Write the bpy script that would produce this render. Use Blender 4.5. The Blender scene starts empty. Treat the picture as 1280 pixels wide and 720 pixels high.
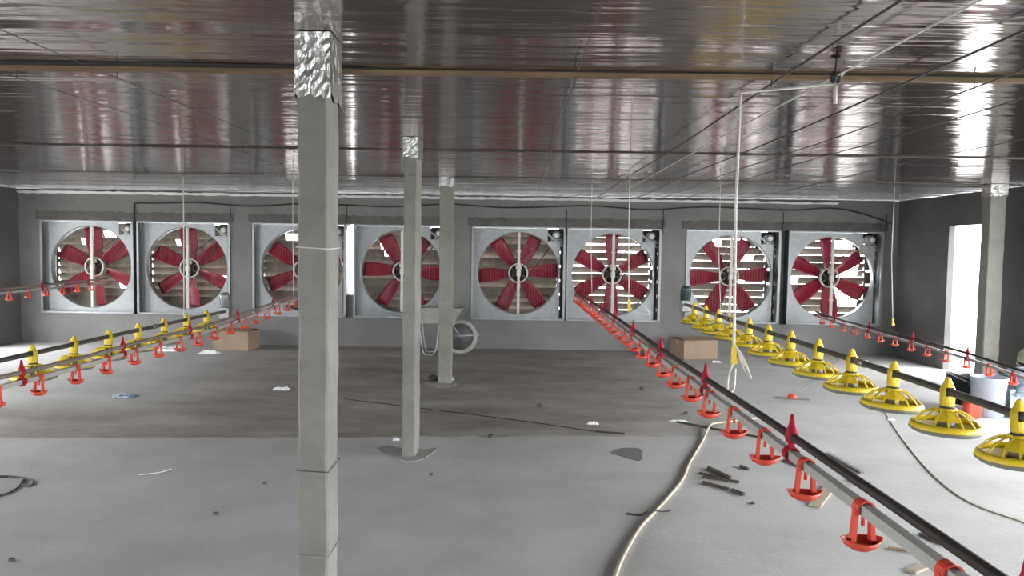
import bpy, math, random
from mathutils import Matrix, Vector
C = bpy.context.scene.collection
S = bpy.context.scene
PI = math.pi
rnd = random.Random(7)

# ------------------------------------------------------------------ camera, sky, exposure
FPX, CAM_H = 930.0, 1.51
cam_d = bpy.data.cameras.new('camera'); cam = bpy.data.objects.new('camera', cam_d); C.objects.link(cam)
cam_d.sensor_width = 36; cam_d.lens = FPX*36/1280; cam_d.clip_end = 300; cam_d.clip_start = 0.05
RC = Matrix.Rotation(math.radians(.49), 4, 'Z') @ Matrix.Rotation(PI/2-math.radians(3.14), 4, 'X') @ Matrix.Rotation(math.radians(.86), 4, 'Z')
cam.matrix_world = Matrix.Translation((0, 0, CAM_H)) @ RC
S.camera = cam
S.view_settings.view_transform = 'Standard'; S.view_settings.look = 'None'
S.view_settings.gamma = 1; S.view_settings.use_curve_mapping = False
S.view_settings.exposure = 4.2
S.cycles.use_denoising = True
S.cycles.max_bounces = 8; S.cycles.diffuse_bounces = 5; S.cycles.glossy_bounces = 5
S.cycles.sample_clamp_indirect = 6
S.cycles.caustics_reflective = False; S.cycles.caustics_refractive = False
W = bpy.data.worlds.new('overcast_sky'); S.world = W; W.use_nodes = True
W.node_tree.nodes['Background'].inputs[0].default_value = (.93, .965, 1, 1)
W.node_tree.nodes['Background'].inputs[1].default_value = 1.0

def at(px, py, x=None, y=None, z=None):
    """a point of the photograph measured out onto one plane of the building"""
    d = RC.to_3x3() @ Vector(((px-640)/FPX, -(py-360)/FPX, -1)); o = Vector((0, 0, CAM_H))
    t = (x-o.x)/d.x if x is not None else (y-o.y)/d.y if y is not None else (z-o.z)/d.z
    return o+d*t

def portal(loc, rot, sx, sy):                    # guides daylight sampling through a real opening
    l = bpy.data.lights.new('daylight_opening', 'AREA'); l.shape = 'RECTANGLE'; l.size = sx; l.size_y = sy
    l.cycles.is_portal = True
    o = bpy.data.objects.new('daylight_opening', l); C.objects.link(o); o.location = loc; o.rotation_euler = rot

# ------------------------------------------------------------------ materials
def mat(name, col, rough=.6, metal=0, var=.0, scale=8, bump=0, bscale=60, stretch=(1, 1, 1), spec=.5, col2=None, trans=0):
    m = bpy.data.materials.new(name); m.use_nodes = True
    nt = m.node_tree; b = nt.nodes['Principled BSDF']
    b.inputs['Roughness'].default_value = rough; b.inputs['Metallic'].default_value = metal
    b.inputs['Specular IOR Level'].default_value = spec
    if trans: b.inputs['Transmission Weight'].default_value = trans
    tc = nt.nodes.new('ShaderNodeTexCoord'); mp = nt.nodes.new('ShaderNodeMapping')
    nt.links.new(tc.outputs['Object'], mp.inputs[0]); mp.inputs['Scale'].default_value = stretch
    c2 = col2 or tuple(max(0, c*(1-var)) for c in col)
    if var or col2:
        n = nt.nodes.new('ShaderNodeTexNoise'); n.inputs['Scale'].default_value = scale; n.inputs['Detail'].default_value = 6
        n.inputs['Roughness'].default_value = .65
        nt.links.new(mp.outputs[0], n.inputs['Vector'])
        r = nt.nodes.new('ShaderNodeValToRGB'); r.color_ramp.elements[0].position = .3; r.color_ramp.elements[1].position = .7
        r.color_ramp.elements[0].color = (*c2, 1); r.color_ramp.elements[1].color = (*col, 1)
        nt.links.new(n.outputs['Fac'], r.inputs[0]); nt.links.new(r.outputs[0], b.inputs['Base Color'])
    else:
        b.inputs['Base Color'].default_value = (*col, 1)
    if bump:
        n2 = nt.nodes.new('ShaderNodeTexNoise'); n2.inputs['Scale'].default_value = bscale; n2.inputs['Detail'].default_value = 4
        nt.links.new(mp.outputs[0], n2.inputs['Vector'])
        bp = nt.nodes.new('ShaderNodeBump'); bp.inputs['Strength'].default_value = bump; bp.inputs['Distance'].default_value = .02
        nt.links.new(n2.outputs['Fac'], bp.inputs['Height']); nt.links.new(bp.outputs[0], b.inputs['Normal'])
    return m

def floor_material():
    m = bpy.data.materials.new('poured_concrete_floor'); m.use_nodes = True
    nt = m.node_tree; N = nt.nodes; L = nt.links; b = N['Principled BSDF']
    b.inputs['Roughness'].default_value = .75; b.inputs['Specular IOR Level'].default_value = .3
    tc = N.new('ShaderNodeTexCoord')
    def math_(op, a, bb, c=None):
        n = N.new('ShaderNodeMath'); n.operation = op
        for i, v in enumerate((a, bb) if c is None else (a, bb, c)):
            if isinstance(v, (int, float)): n.inputs[i].default_value = v
            else: L.new(v, n.inputs[i])
        return n.outputs[0]
    def noise(scale, detail=6, stretch=(1, 1, 1), rough=.6):
        mp = N.new('ShaderNodeMapping'); mp.inputs['Scale'].default_value = stretch; L.new(tc.outputs['Object'], mp.inputs[0])
        n = N.new('ShaderNodeTexNoise'); n.inputs['Scale'].default_value = scale; n.inputs['Detail'].default_value = detail
        n.inputs['Roughness'].default_value = rough; L.new(mp.outputs[0], n.inputs['Vector']); return n.outputs['Fac']
    def ramp(f, p0, c0, p1, c1):
        r = N.new('ShaderNodeValToRGB'); e = r.color_ramp.elements
        e[0].position = p0; e[0].color = (*c0, 1); e[1].position = p1; e[1].color = (*c1, 1); L.new(f, r.inputs[0]); return r.outputs[0]
    def mix(f, a, c):
        n = N.new('ShaderNodeMix'); n.data_type = 'RGBA'; L.new(f, n.inputs[0]); L.new(a, n.inputs[6]); L.new(c, n.inputs[7]); return n.outputs[2]
    def smooth(v, lo, hi):
        n = N.new('ShaderNodeMapRange'); n.interpolation_type = 'SMOOTHSTEP'; L.new(v, n.inputs[0]) ; n.inputs[1].default_value = lo; n.inputs[2].default_value = hi; return n.outputs[0]
    light = mix(noise(45, 3), ramp(noise(.9, 8, (.6, 1.4, 1)), .3, (.40, .388, .372), .70, (.58, .57, .552)), ramp(noise(2.2, 8), .3, (.42, .408, .39), .68, (.60, .59, .572)))
    dark = mix(noise(30, 4), ramp(noise(1.1, 8, (.45, 1.2, 1), .7), .36, (.17, .145, .122), .64, (.46, .425, .385)), ramp(noise(2.6, 8, (.6, 1.1, 1), .75), .34, (.19, .162, .14), .66, (.46, .42, .38)))
    sep = N.new('ShaderNodeSeparateXYZ'); L.new(tc.outputs['Object'], sep.inputs[0])
    edge = math_('SUBTRACT', math_('SUBTRACT', sep.outputs[1], math_('MULTIPLY', sep.outputs[0], .08)), 5.86)
    edge = math_('ADD', edge, math_('MULTIPLY', math_('SUBTRACT', noise(5, 4), .5), .16))
    my = smooth(edge, -.015, .03)
    mx = smooth(math_('ADD', sep.outputs[0], math_('MULTIPLY', math_('SUBTRACT', noise(.9, 5), .5), 1.5)), 2.3, .9)
    mleft = smooth(math_('ADD', sep.outputs[0], math_('MULTIPLY', math_('SUBTRACT', noise(.7, 5), .5), 2.2)), -4.3, -2.7)
    mfar = smooth(sep.outputs[1], 7.2, 6.2)
    mleft = math_('MAXIMUM', mleft, mfar)
    mask = math_('MULTIPLY', my, math_('MULTIPLY', mx, mleft))
    L.new(mix(mask, light, dark), b.inputs['Base Color'])
    bp = N.new('ShaderNodeBump'); bp.inputs['Strength'].default_value = .15; bp.inputs['Distance'].default_value = .02
    L.new(noise(25, 5), bp.inputs['Height']); L.new(bp.outputs[0], b.inputs['Normal'])
    return m

def foil_material():
    m = bpy.data.materials.new('wrinkled_silver_foil'); m.use_nodes = True
    nt = m.node_tree; N = nt.nodes; L = nt.links; b = N['Principled BSDF']
    b.inputs['Metallic'].default_value = 1; b.inputs['Roughness'].default_value = .115; b.inputs['Specular Tint'].default_value = (.78, .74, .73, 1)
    b.inputs['Base Color'].default_value = (.52, .50, .49, 1)
    tc = N.new('ShaderNodeTexCoord'); h = None
    for sc, st, w in ((3.2, (.10, 1, 1), 1.0), (9, (.10, 1, 1), .45), (1.0, (.25, .5, 1), .8), (30, (.15, 1, 1), .10)):
        mp = N.new('ShaderNodeMapping'); mp.inputs['Scale'].default_value = st; L.new(tc.outputs['Object'], mp.inputs[0])
        n = N.new('ShaderNodeTexNoise'); n.inputs['Scale'].default_value = sc; n.inputs['Detail'].default_value = 3; L.new(mp.outputs[0], n.inputs['Vector'])
        mu = N.new('ShaderNodeMath'); mu.operation = 'MULTIPLY'; mu.inputs[1].default_value = w; L.new(n.outputs['Fac'], mu.inputs[0])
        if h is None: h = mu.outputs[0]
        else:
            ad = N.new('ShaderNodeMath'); L.new(h, ad.inputs[0]); L.new(mu.outputs[0], ad.inputs[1]); h = ad.outputs[0]
    bp = N.new('ShaderNodeBump'); bp.inputs['Strength'].default_value = 1; bp.inputs['Distance'].default_value = .0155
    L.new(h, bp.inputs['Height']); L.new(bp.outputs[0], b.inputs['Normal'])
    return m

MT = dict(
    floor=floor_material(), foil=foil_material(),
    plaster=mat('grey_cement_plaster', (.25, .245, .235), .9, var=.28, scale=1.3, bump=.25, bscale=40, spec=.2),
    plaster_dark=mat('backlit_cement_plaster', (.155, .146, .142), .9, var=.3, scale=1.4, bump=.25, bscale=30, spec=.2),  # darker plaster copy, the side walls' backlit shade put into the colour
    mortar=mat('fresh_mortar', (.165, .155, .146), .95, var=.35, scale=5, bump=.5, bscale=25, spec=.2),
    post=mat('cast_concrete', (.27, .263, .232), .85, var=.3, scale=4, bump=.35, bscale=25, spec=.25),
    wrap=mat('crinkled_foil_wrap', (.50, .50, .49), .32, 1, bump=.6, bscale=30, stretch=(1, 1, .45)),
    white_strip=mat('white_edge_strip', (.88, .88, .87), .5, 0, bump=.4, bscale=20),
    wood=mat('weathered_batten', (.30, .20, .115), .8, var=.6, scale=6, stretch=(.3, 4, 4)),
    batten_dark=mat('dark_batten', (.10, .085, .075), .8, var=.4, scale=6),
    darkwood=mat('dark_offcut', (.075, .055, .045), .7, var=.4, scale=12),
    palewood=mat('pale_timber', (.46, .38, .28), .8, var=.3, scale=14),
    galv=mat('galvanised_sheet', (.37, .385, .39), .42, .3, var=.2, scale=9, stretch=(1, 1, 1.5)),
    galv_dark=mat('galvanised_shaded', (.16, .165, .165), .5, .4, var=.25, scale=7),  # darker sheet copy, shade inside the fan boxes put into its colour
    slat=mat('shutter_slat', (.27, .24, .20), .5, .25, var=.5, scale=5, stretch=(1, 1, .3)),
    red_blade=mat('red_fan_enamel', (.32, .016, .042), .4, var=.25, scale=7),
    cream=mat('cream_paint', (.72, .67, .60), .45, var=.15, scale=15),
    iron=mat('dark_iron', (.05, .046, .043), .5, .3, var=.3, scale=20),
    motor=mat('motor_grey', (.36, .37, .36), .45, .4, var=.2, scale=20),
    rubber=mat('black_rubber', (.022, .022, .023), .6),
    wire=mat('guard_wire', (.28, .25, .22), .5, .6),
    red=mat('red_plastic', (.66, .065, .028), .42, var=.15, scale=25),
    crimson=mat('crimson_plastic', (.36, .008, .022), .6, var=.15, scale=25, spec=.2),
    pvc=mat('grey_pvc_pipe', (.40, .385, .35), .5, var=.25, scale=5, stretch=(1, .4, 1)),
    black_pipe=mat('rusty_black_steel', (.042, .031, .027), .5, .25, var=.5, scale=12),
    tan_pipe=mat('tan_steel_pipe', (.27, .22, .17), .5, .2, var=.35, scale=9),
    feed_pipe=mat('grey_steel_feed_pipe', (.145, .14, .135), .42, .45, var=.4, scale=10),
    yellow=mat('yellow_plastic', (.80, .58, .025), .38, var=.12, scale=20),
    tray=mat('grey_green_tray', (.20, .20, .14), .55, var=.2, scale=20),
    insert=mat('grey_feed_tube', (.17, .15, .13), .5, var=.5, scale=14),
    clear=mat('pale_tray_plastic', (.82, .82, .76), .4),
    rope=mat('white_nylon_rope', (.74, .72, .67), .8, var=.2, scale=60),
    cable=mat('black_cable', (.02, .019, .02), .55),
    steel_cable=mat('steel_cable', (.10, .095, .09), .5, .5),
    hose=mat('cream_hose', (.52, .46, .34), .5, var=.25, scale=6),
    cardboard=mat('brown_cardboard', (.36, .255, .175), .85, var=.2, scale=5),
    tape=mat('packing_tape', (.46, .36, .25), .35),
    bucket=mat('pale_blue_plastic', (.44, .50, .56), .45, var=.12, scale=7),
    black_plastic=mat('black_plastic', (.016, .016, .018), .4),
    white_paper=mat('white_scrap', (.82, .82, .82), .7),
    blue_plastic=mat('blue_wrapper', (.13, .19, .30), .4, col2=(.5, .55, .6), scale=16),
    steel=mat('bare_steel', (.34, .34, .33), .4, .7, var=.3, scale=20),
    stone=mat('dark_rubble', (.10, .092, .085), .9, var=.4, scale=30),
    spill=mat('cement_spill', (.40, .38, .36), .85, var=.3, scale=9),
    damp=mat('damp_concrete', (.20, .195, .19), .6, var=.2, scale=12),
    teal=mat('teal_motor_paint', (.035, .065, .065), .45, var=.2, scale=20),
    skin=mat('skin', (.48, .25, .17), .55, var=.12, scale=12),
    cap=mat('pale_green_cap', (.56, .62, .40), .85, var=.2, scale=18),
    hair=mat('black_hair', (.02, .016, .014), .6),
    shirt=mat('white_shirt_blue_print', (.70, .76, .82), .85, col2=(.05, .13, .26), scale=13),
    trousers=mat('pale_blue_cloth', (.52, .60, .68), .85, var=.15, scale=9),
    shoe=mat('dark_sandal', (.04, .035, .035), .6),
    yard=mat('pale_yard', (.46, .45, .43), .9, var=.2, scale=1),
)

# ------------------------------------------------------------------ mesh builder
class MB:
    def __init__(s): s.v = []; s.f = []; s.sm = []; s.mi = []; s.cur = 0
    def add(s, verts, faces, smooth=False):
        o = len(s.v); s.v += [tuple(p) for p in verts]
        for f in faces: s.f.append([i+o for i in f]); s.sm.append(smooth); s.mi.append(s.cur)
        return s
    def box(s, x0, x1, y0, y1, z0, z1, M=None, bev=0):
        if bev:
            return s.rbox(x0, x1, y0, y1, z0, z1, bev, M)
        P = [Vector((x, y, z)) for z in (z0, z1) for y in (y0, y1) for x in (x0, x1)]
        if M: P = [M @ p for p in P]
        return s.add(P, [(0, 2, 3, 1), (4, 5, 7, 6), (0, 1, 5, 4), (2, 6, 7, 3), (0, 4, 6, 2), (1, 3, 7, 5)])
    def rbox(s, x0, x1, y0, y1, z0, z1, b, M=None):
        """box with chamfered vertical and horizontal edges"""
        P = []; F = []
        def ring(z, i): 
            a, c, d, e = x0+i, x1-i, y0+i, y1-i; q = b
            return [(a+q, d, z), (c-q, d, z), (c, d+q, z), (c, e-q, z), (c-q, e, z), (a+q, e, z), (a, e-q, z), (a, d+q, z)]
        for z, i in ((z0, b), (z0+b, 0), (z1-b, 0), (z1, b)): P += ring(z, i)
        for k in range(3):
            for j in range(8):
                F.append((k*8+j, k*8+(j+1) % 8, k*8+8+(j+1) % 8, k*8+8+j))
        F.append(tuple(range(7, -1, -1))); F.append(tuple(range(24, 32)))
        P = [Vector(p) for p in P]
        if M: P = [M @ p for p in P]
        return s.add(P, F)
    def tube(s, pts, r, n=8, cap=True, smooth=True, closed=False, turn=0):
        pts = [Vector(p) for p in pts]; N = len(pts); P = []; F = []
        up = None
        for i, p in enumerate(pts):
            if closed: t = (pts[(i+1) % N]-pts[i-1])
            else: t = pts[min(i+1, N-1)]-pts[max(i-1, 0)]
            t.normalize()
            if up is None:
                up = Vector((0, 0, 1)) if abs(t.z) < .9 else Vector((1, 0, 0))
            a = t.cross(up)
            if a.length < 1e-4: a = t.orthogonal()
            a.normalize(); bvec = a.cross(t).normalized(); up = bvec
            rr = r[i] if isinstance(r, (list, tuple)) else r
            for k in range(n):
                an = 2*PI*k/n+turn; P.append(p+a*(rr*math.cos(an))+bvec*(rr*math.sin(an)))
        m = N if closed else N-1
        for i in range(m):
            j = (i+1) % N
            for k in range(n): F.append((i*n+k, i*n+(k+1) % n, j*n+(k+1) % n, j*n+k))
        s.add(P, F, smooth)
        if cap and not closed:
            o = len(s.v)-len(P)
            s.f.append([o+k for k in range(n-1, -1, -1)]); s.sm.append(False); s.mi.append(s.cur)
            s.f.append([o+(N-1)*n+k for k in range(n)]); s.sm.append(False); s.mi.append(s.cur)
        return s
    def lathe(s, prof, n=24, M=None, smooth=True, closed=False):
        """profile of (radius, z) turned about local z"""
        P = []; F = []; N = len(prof)
        for (r, z) in prof:
            for k in range(n):
                a = 2*PI*k/n; P.append(Vector((r*math.cos(a), r*math.sin(a), z)))
        for i in range(N if closed else N-1):
            j = (i+1) % N
            for k in range(n): F.append((i*n+k, i*n+(k+1) % n, j*n+(k+1) % n, j*n+k))
        if M: P = [M @ p for p in P]
        return s.add(P, F, smooth)
    def prism(s, poly, h0, h1, M=None):
        n = len(poly); P = [Vector((x, y, h0)) for x, y in poly]+[Vector((x, y, h1)) for x, y in poly]
        if M: P = [M @ p for p in P]
        F = [tuple(range(n-1, -1, -1)), tuple(range(n, 2*n))]+[(i, (i+1) % n, n+(i+1) % n, n+i) for i in range(n)]
        return s.add(P, F)
    def mesh(s, name, *mats):
        me = bpy.data.meshes.new(name); me.from_pydata(s.v, [], s.f); me.update()
        me.polygons.foreach_set('use_smooth', s.sm); me.polygons.foreach_set('material_index', s.mi)
        for m in mats: me.materials.append(MT[m])
        return me
    def build(s, name, m, parent=None, loc=(0, 0, 0), label=None):
        o = bpy.data.objects.new(name, s.mesh(name, *(m if isinstance(m, tuple) else (m,)))); C.objects.link(o)
        o.location = loc
        if parent: o.parent = parent
        if label: o['label'] = label
        return o

def tag(o, label, cat, group=None, kind=None):
    o['label'] = label; o['category'] = cat
    if group: o['group'] = group
    if kind: o['kind'] = kind
    return o
def thing(name, label, cat, loc=(0, 0, 0), rz=0, group=None):
    o = bpy.data.objects.new(name, None); C.objects.link(o); o.location = loc; o.rotation_euler = (0, 0, rz)
    o.empty_display_size = .1
    return tag(o, label, cat, group)
def struct(o): o['kind'] = 'structure'; return o
def link_copy(src, parent, loc=None):
    c = src.copy(); C.objects.link(c); c.parent = parent
    if loc is not None: c.location = loc
    return c
def arc(cx, cz, r, a0, a1, n): return [(cx+r*math.cos(a0+(a1-a0)*i/n), cz+r*math.sin(a0+(a1-a0)*i/n)) for i in range(n+1)]
def smooth_path(pts, n=6):
    """Catmull-Rom through the points"""
    P = [Vector(p) for p in pts]; P = [2*P[0]-P[1]]+P+[2*P[-1]-P[-2]]; out = []
    for i in range(1, len(P)-2):
        a, b, c, d = P[i-1:i+3]
        for k in range(n):
            t = k/n; out.append(.5*((2*b)+(c-a)*t+(2*a-5*b+4*c-d)*t*t+(3*b-a-3*c+d)*t**3))
    return out+[P[-2]]
def ordinal(i): return ['first', 'second', 'third', 'fourth', 'fifth', 'sixth', 'seventh', 'eighth', 'ninth', 'tenth', 'eleventh', 'twelfth', 'thirteenth'][i]

# ------------------------------------------------------------------ the setting
XL, XR, YB, YE, ZC = -7.42, 5.56, -9.0, 11.0, 2.27
WT = .36
b = MB(); nx, ny = 2, 2
b.box(XL-.3, XR+.3, YB-.3, YE+WT, -.15, 0); struct(b.build('floor', 'floor'))
b = MB(); b.box(-60, XL-.3, -40, 60, -.25, -.06).box(XR+.3, 60, -40, 60, -.25, -.06).box(XL-.3, XR+.3, YE+WT, 60, -.25, -.06).box(XL-.3, XR+.3, -40, YB-.3, -.25, -.06)
struct(b.build('ground_outside', 'yard'))
b = MB(); b.box(XL-.5, XR+.5, YB-.3, YE+WT, ZC, ZC+.08); struct(b.build('ceiling', 'foil'))
b = MB(); b.box(XL-.5, XR+.5, YB-.3, YE+.9, ZC+.085, ZC+.16); struct(b.build('roof_slab', 'galv_dark'))  # unseen roof, its overhang added to keep out top light

FX = [-6.41, -4.97, -3.25, -1.75, -.005, 1.404, 3.157, 4.66]        # fan hubs along the end wall
FZ, FW, FH = 1.122, .695, .69
z0, z1 = FZ-FH-.004, FZ+FH+.004
b = MB()
b.box(XL-.3, XR+.3, YE, YE+WT, 0, z0)
b.box(XL-.3, XR+.3, YE, YE+WT, z1, ZC-.003)
edges = [XL-.3]+sum([[x-FW-.004, x+FW+.004] for x in FX], [])+[XR+.3]
for i in range(0, len(edges), 2):
    e0, e1 = edges[i], edges[i+1]
    if i == 6: b.box(e0, e1, YE+.05, YE+WT, z0, .76); continue                   # open slit to daylight
    rec = .14 if i in (2, 14) else 0
    if e1-e0 > .01: b.box(e0, e1, YE+rec, YE+WT, z0, z1)
struct(b.build('wall_end', 'plaster'))
# darker patched mortar above each pair of fans
def ragged(x0, x1, za, zb, amp, seed):
    r = random.Random(seed); n = max(4, int((x1-x0)/.06)); m = MB(); top = []; bot = []
    for i in range(n+1):
        x = x0+(x1-x0)*i/n
        top.append((x, zb+r.uniform(-amp, amp))); bot.append((x, za+r.uniform(-amp, amp)*.6))
    V = []; F = []
    for y in (YE-.012, YE+.01):
        V += [(x, y, z) for x, z in bot]+[(x, y, z) for x, z in top]
    k = n+1
    for i in range(n):
        F += [(i, i+1, k+i+1, k+i), (2*k+i+1, 2*k+i, 3*k+i, 3*k+i+1), (k+i, k+i+1, 3*k+i+1, 3*k+i), (i+1, i, 2*k+i, 2*k+i+1)]
    F += [(0, k, 3*k, 2*k), (n, 2*k+n, 3*k+n, k+n)]
    return m.add(V, F)
for i, (a, c) in enumerate(((0, 1), (2, 3), (4, 5), (6, 7))):
    struct(ragged(FX[a]-FW-.06, FX[c]+FW+.05, z1+.005, z1+.125, .012, i).build('trim_%d' % (i+1), 'mortar'))
# ragged strip under the roof edge, whitened and tilted to look bright
r_ = random.Random(3); m = MB(); n = 160; V = []; F = []
for i in range(n+1):
    x = XL+(XR-XL-.9)*i/n; zt = 2.224-.012*max(0, i-140)/20+r_.uniform(-.006, .012); V += [(x, YE-.012, 2.203+r_.uniform(-.005, .005)), (x, YE-.055, zt+.010), (x, YE-.004, zt+.012)]
for i in range(n): F += [(3*i, 3*i+3, 3*i+4, 3*i+1), (3*i+1, 3*i+4, 3*i+5, 3*i+2), (3*i+2, 3*i+5, 3*i+3, 3*i)]
struct(m.add(V, F).build('trim_5', 'white_strip'))

# right wall: blank stretch with the doorway, then the open curtain side of the house
D0, D1, DZ = 8.93, 9.70, 1.87
b = MB()
b.box(XR, XR+.08, D1, YE, 0, ZC-.003).box(XR, XR+.08, D0, D1, DZ, ZC-.003).box(XR, XR+.08, 7.5, D0, 0, ZC-.003)
b.box(XR, XR+.08, YB, -3.5, .22, 2.16).box(XR, XR+.08, YB, 7.5, 0, .22).box(XR, XR+.08, YB, 7.5, 2.16, ZC-.003)
for y in (0, 3, 5.4): b.box(XR+.005, XR+.075, y, y+.16, .22, 2.16)
struct(b.build('wall_right', 'plaster_dark'))
b = MB()
b.box(XL-.2, XL, 7.2, 8.7, 0, ZC-.003).box(XL-.2, XL, 8.7, 10.1, 1.95, ZC-.003).box(XL-.2, XL, 10.1, YE, 0, ZC-.003).box(XL-.2, XL, YB, -3.5, .8, 1.95).box(XL-.2, XL, YB, 7.2, 0, .8).box(XL-.2, XL, YB, 7.2, 1.95, ZC-.003)
for y in (0, 3, 5.4): b.box(XL-.18, XL-.02, y, y+.16, .8, 1.95)
struct(b.build('wall_left', 'plaster_dark'))
b = MB()
b.box(XL, -2.2, YB-.2, YB, 0, ZC-.003).box(2.2, XR, YB-.2, YB, 0, ZC-.003).box(-2.2, 2.2, YB-.2, YB, 2.0, ZC-.003)
struct(b.build('wall_back', 'plaster_dark'))
portal((XR+.06, 2, 1.19), (0, PI/2, 0), 1.94, 11)
portal((XR+.06, (D0+D1)/2, .93), (0, PI/2, 0), 1.85, .76)
portal((XL-.1, 1.85, 1.375), (0, -PI/2, 0), 1.15, 10.7)
portal((XL-.1, 9.4, .97), (0, -PI/2, 0), 1.94, 1.4)
portal((0, YB-.1, 1.0), (PI/2, 0, PI), 4.4, 2.0)
for fx in FX: portal((fx, YE+.42, FZ), (-PI/2, 0, 0), 1.38, 1.38)

# battens crossing under the foil
def batten(y, label, w, seed, th=.022, m='wood'):
    r = random.Random(seed); mb = MB(); xs = [XL+.02+i*(XR-XL-.04)/40 for i in range(41)]; V = []; F = []
    for x in xs:
        yy = y+r.uniform(-.004, .004); zz = ZC-th+r.uniform(-.003, .003)
        V += [(x, yy-w/2, zz), (x, yy+w/2, zz), (x, yy+w/2, ZC-.001), (x, yy-w/2, ZC-.001)]
    for i in range(40):
        for k in range(4): F.append((4*i+k, 4*i+(k+1) % 4, 4*i+4+(k+1) % 4, 4*i+4+k))
    F += [(3, 2, 1, 0), (160, 161, 162, 163)]
    o = tag(mb.add(V, F).build('ceiling_batten', m), label, 'batten')
    if seed == 1:                                    # dark strip painting the shadow gap along the plank's near edge, wide on left
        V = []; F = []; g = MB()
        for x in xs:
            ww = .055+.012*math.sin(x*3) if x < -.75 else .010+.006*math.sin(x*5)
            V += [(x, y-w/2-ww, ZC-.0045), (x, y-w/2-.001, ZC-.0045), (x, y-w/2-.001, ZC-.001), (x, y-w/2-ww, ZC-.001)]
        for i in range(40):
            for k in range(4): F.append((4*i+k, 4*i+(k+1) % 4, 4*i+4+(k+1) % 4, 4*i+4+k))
        g.add(V, F).build('shadow_gap_strip', 'rubber', o, label='dark strip drawn as a shadow gap')
    return o
BZ = [at(640, 95, z=ZC-.02).y, at(640, 190, z=ZC-.01).y, at(640, 223, z=ZC-.01).y]
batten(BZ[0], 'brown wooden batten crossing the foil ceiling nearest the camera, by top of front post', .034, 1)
batten(BZ[1], 'thin batten crossing the foil ceiling at the top of the middle post', .03, 2, .010, 'batten_dark')
batten(BZ[2], 'thin batten crossing the foil ceiling closest to the fan wall', .025, 3, .008, 'batten_dark')

# ------------------------------------------------------------------ concrete posts
def post(name, x0, x1, y0, y1, foil_h, label, seed):
    r = random.Random(seed); t = thing(name, label, 'post', ((x0+x1)/2, (y0+y1)/2, 0))
    hx, hy = (x1-x0)/2, (y1-y0)/2; mb = MB(); n = 26; c = .008; V = []; F = []
    for i in range(n+1):
        z = i/n*(ZC-.002); a, d = hx+r.uniform(-.0025, .0025), hy+r.uniform(-.0025, .0025)
        sx = r.uniform(-.002, .002)
        V += [(sx+p, q, z) for p, q in ((-a+c, -d), (a-c, -d), (a, -d+c), (a, d-c), (a-c, d), (-a+c, d), (-a, d-c), (-a, -d+c))]
    for i in range(n):
        for k in range(8): F.append((8*i+k, 8*i+(k+1) % 8, 8*i+8+(k+1) % 8, 8*i+8+k))
    F += [tuple(range(7, -1, -1)), tuple(range(8*n, 8*n+8))]
    mb.add(V, F).build('shaft', 'post', t)
    # crinkled foil wrapped round the head
    mb = MB(); V = []; F = []; rows, per = 10, 28; e = .006
    for i in range(rows+1):
        z = ZC-.003-foil_h*i/rows
        for k in range(per):
            u = k/per*4; sd = int(u); f = u-sd
            P = [(-hx, -hy), (hx, -hy), (hx, hy), (-hx, hy), (-hx, -hy)]
            x = P[sd][0]+(P[sd+1][0]-P[sd][0])*f; y = P[sd][1]+(P[sd+1][1]-P[sd][1])*f
            k_ = 1+(e+r.uniform(0, .005))/max(hx, .03)
            V.append((x*k_, y*(1+(e+r.uniform(0, .005))/max(hy, .03)), z+(r.uniform(-.012, .012) if i == rows else 0)))
    for i in range(rows):
        for k in range(per): F.append((i*per+(k+1) % per, i*per+k, i*per+per+k, i*per+per+(k+1) % per))
    mb.add(V, F).build('foil_wrap', 'wrap', t, label='crinkled silver foil wrap')
    return t
pa, pb = at(372, 400, y=2.7).x, at(410, 400, y=2.7).x
p1 = post('concrete_post', pa, pb, 2.7, 2.86, .225, 'tall square concrete post standing nearest the camera, foil around its head', 1)
hx, hy = (pb-pa)/2, .08
for zz, rr, nm, m_ in ((at(391, 309, y=2.7).z, .0022, 'tie_cord', 'rope'), (at(391, 694, y=2.7).z, .0018, 'tie_wire', 'steel'), (at(391, 588, y=2.7).z, .0015, 'tie_wire', 'iron')):
    e = .0045
    MB().tube([(-hx-e, -hy-e, zz), (hx+e, -hy-e, zz-.006), (hx+e, hy+e, zz-.002), (-hx-e, hy+e, zz+.003)], rr, 5, closed=True).build(nm, m_, p1)
qa, qb = at(503, 500, y=5.25).x, at(519, 500, y=5.25).x
p2 = post('concrete_post', qa, qb, 5.25, 5.50, .14, 'square concrete post in the middle of the row of three', 2)
ra, rb = at(548, 440, y=8.13).x, at(564.5, 440, y=8.13).x
p3 = post('concrete_post', ra, rb, 8.13, 8.27, .11, 'slim concrete post with a foil head standing in front of the wheelbarrow', 3)
sa, sb = at(1236, 300, y=8.1).x, at(1256, 300, y=8.1).x
p4 = post('concrete_post', sa, sb, 8.1, 8.25, .13, 'pale concrete post beside the open doorway', 4)

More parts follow.
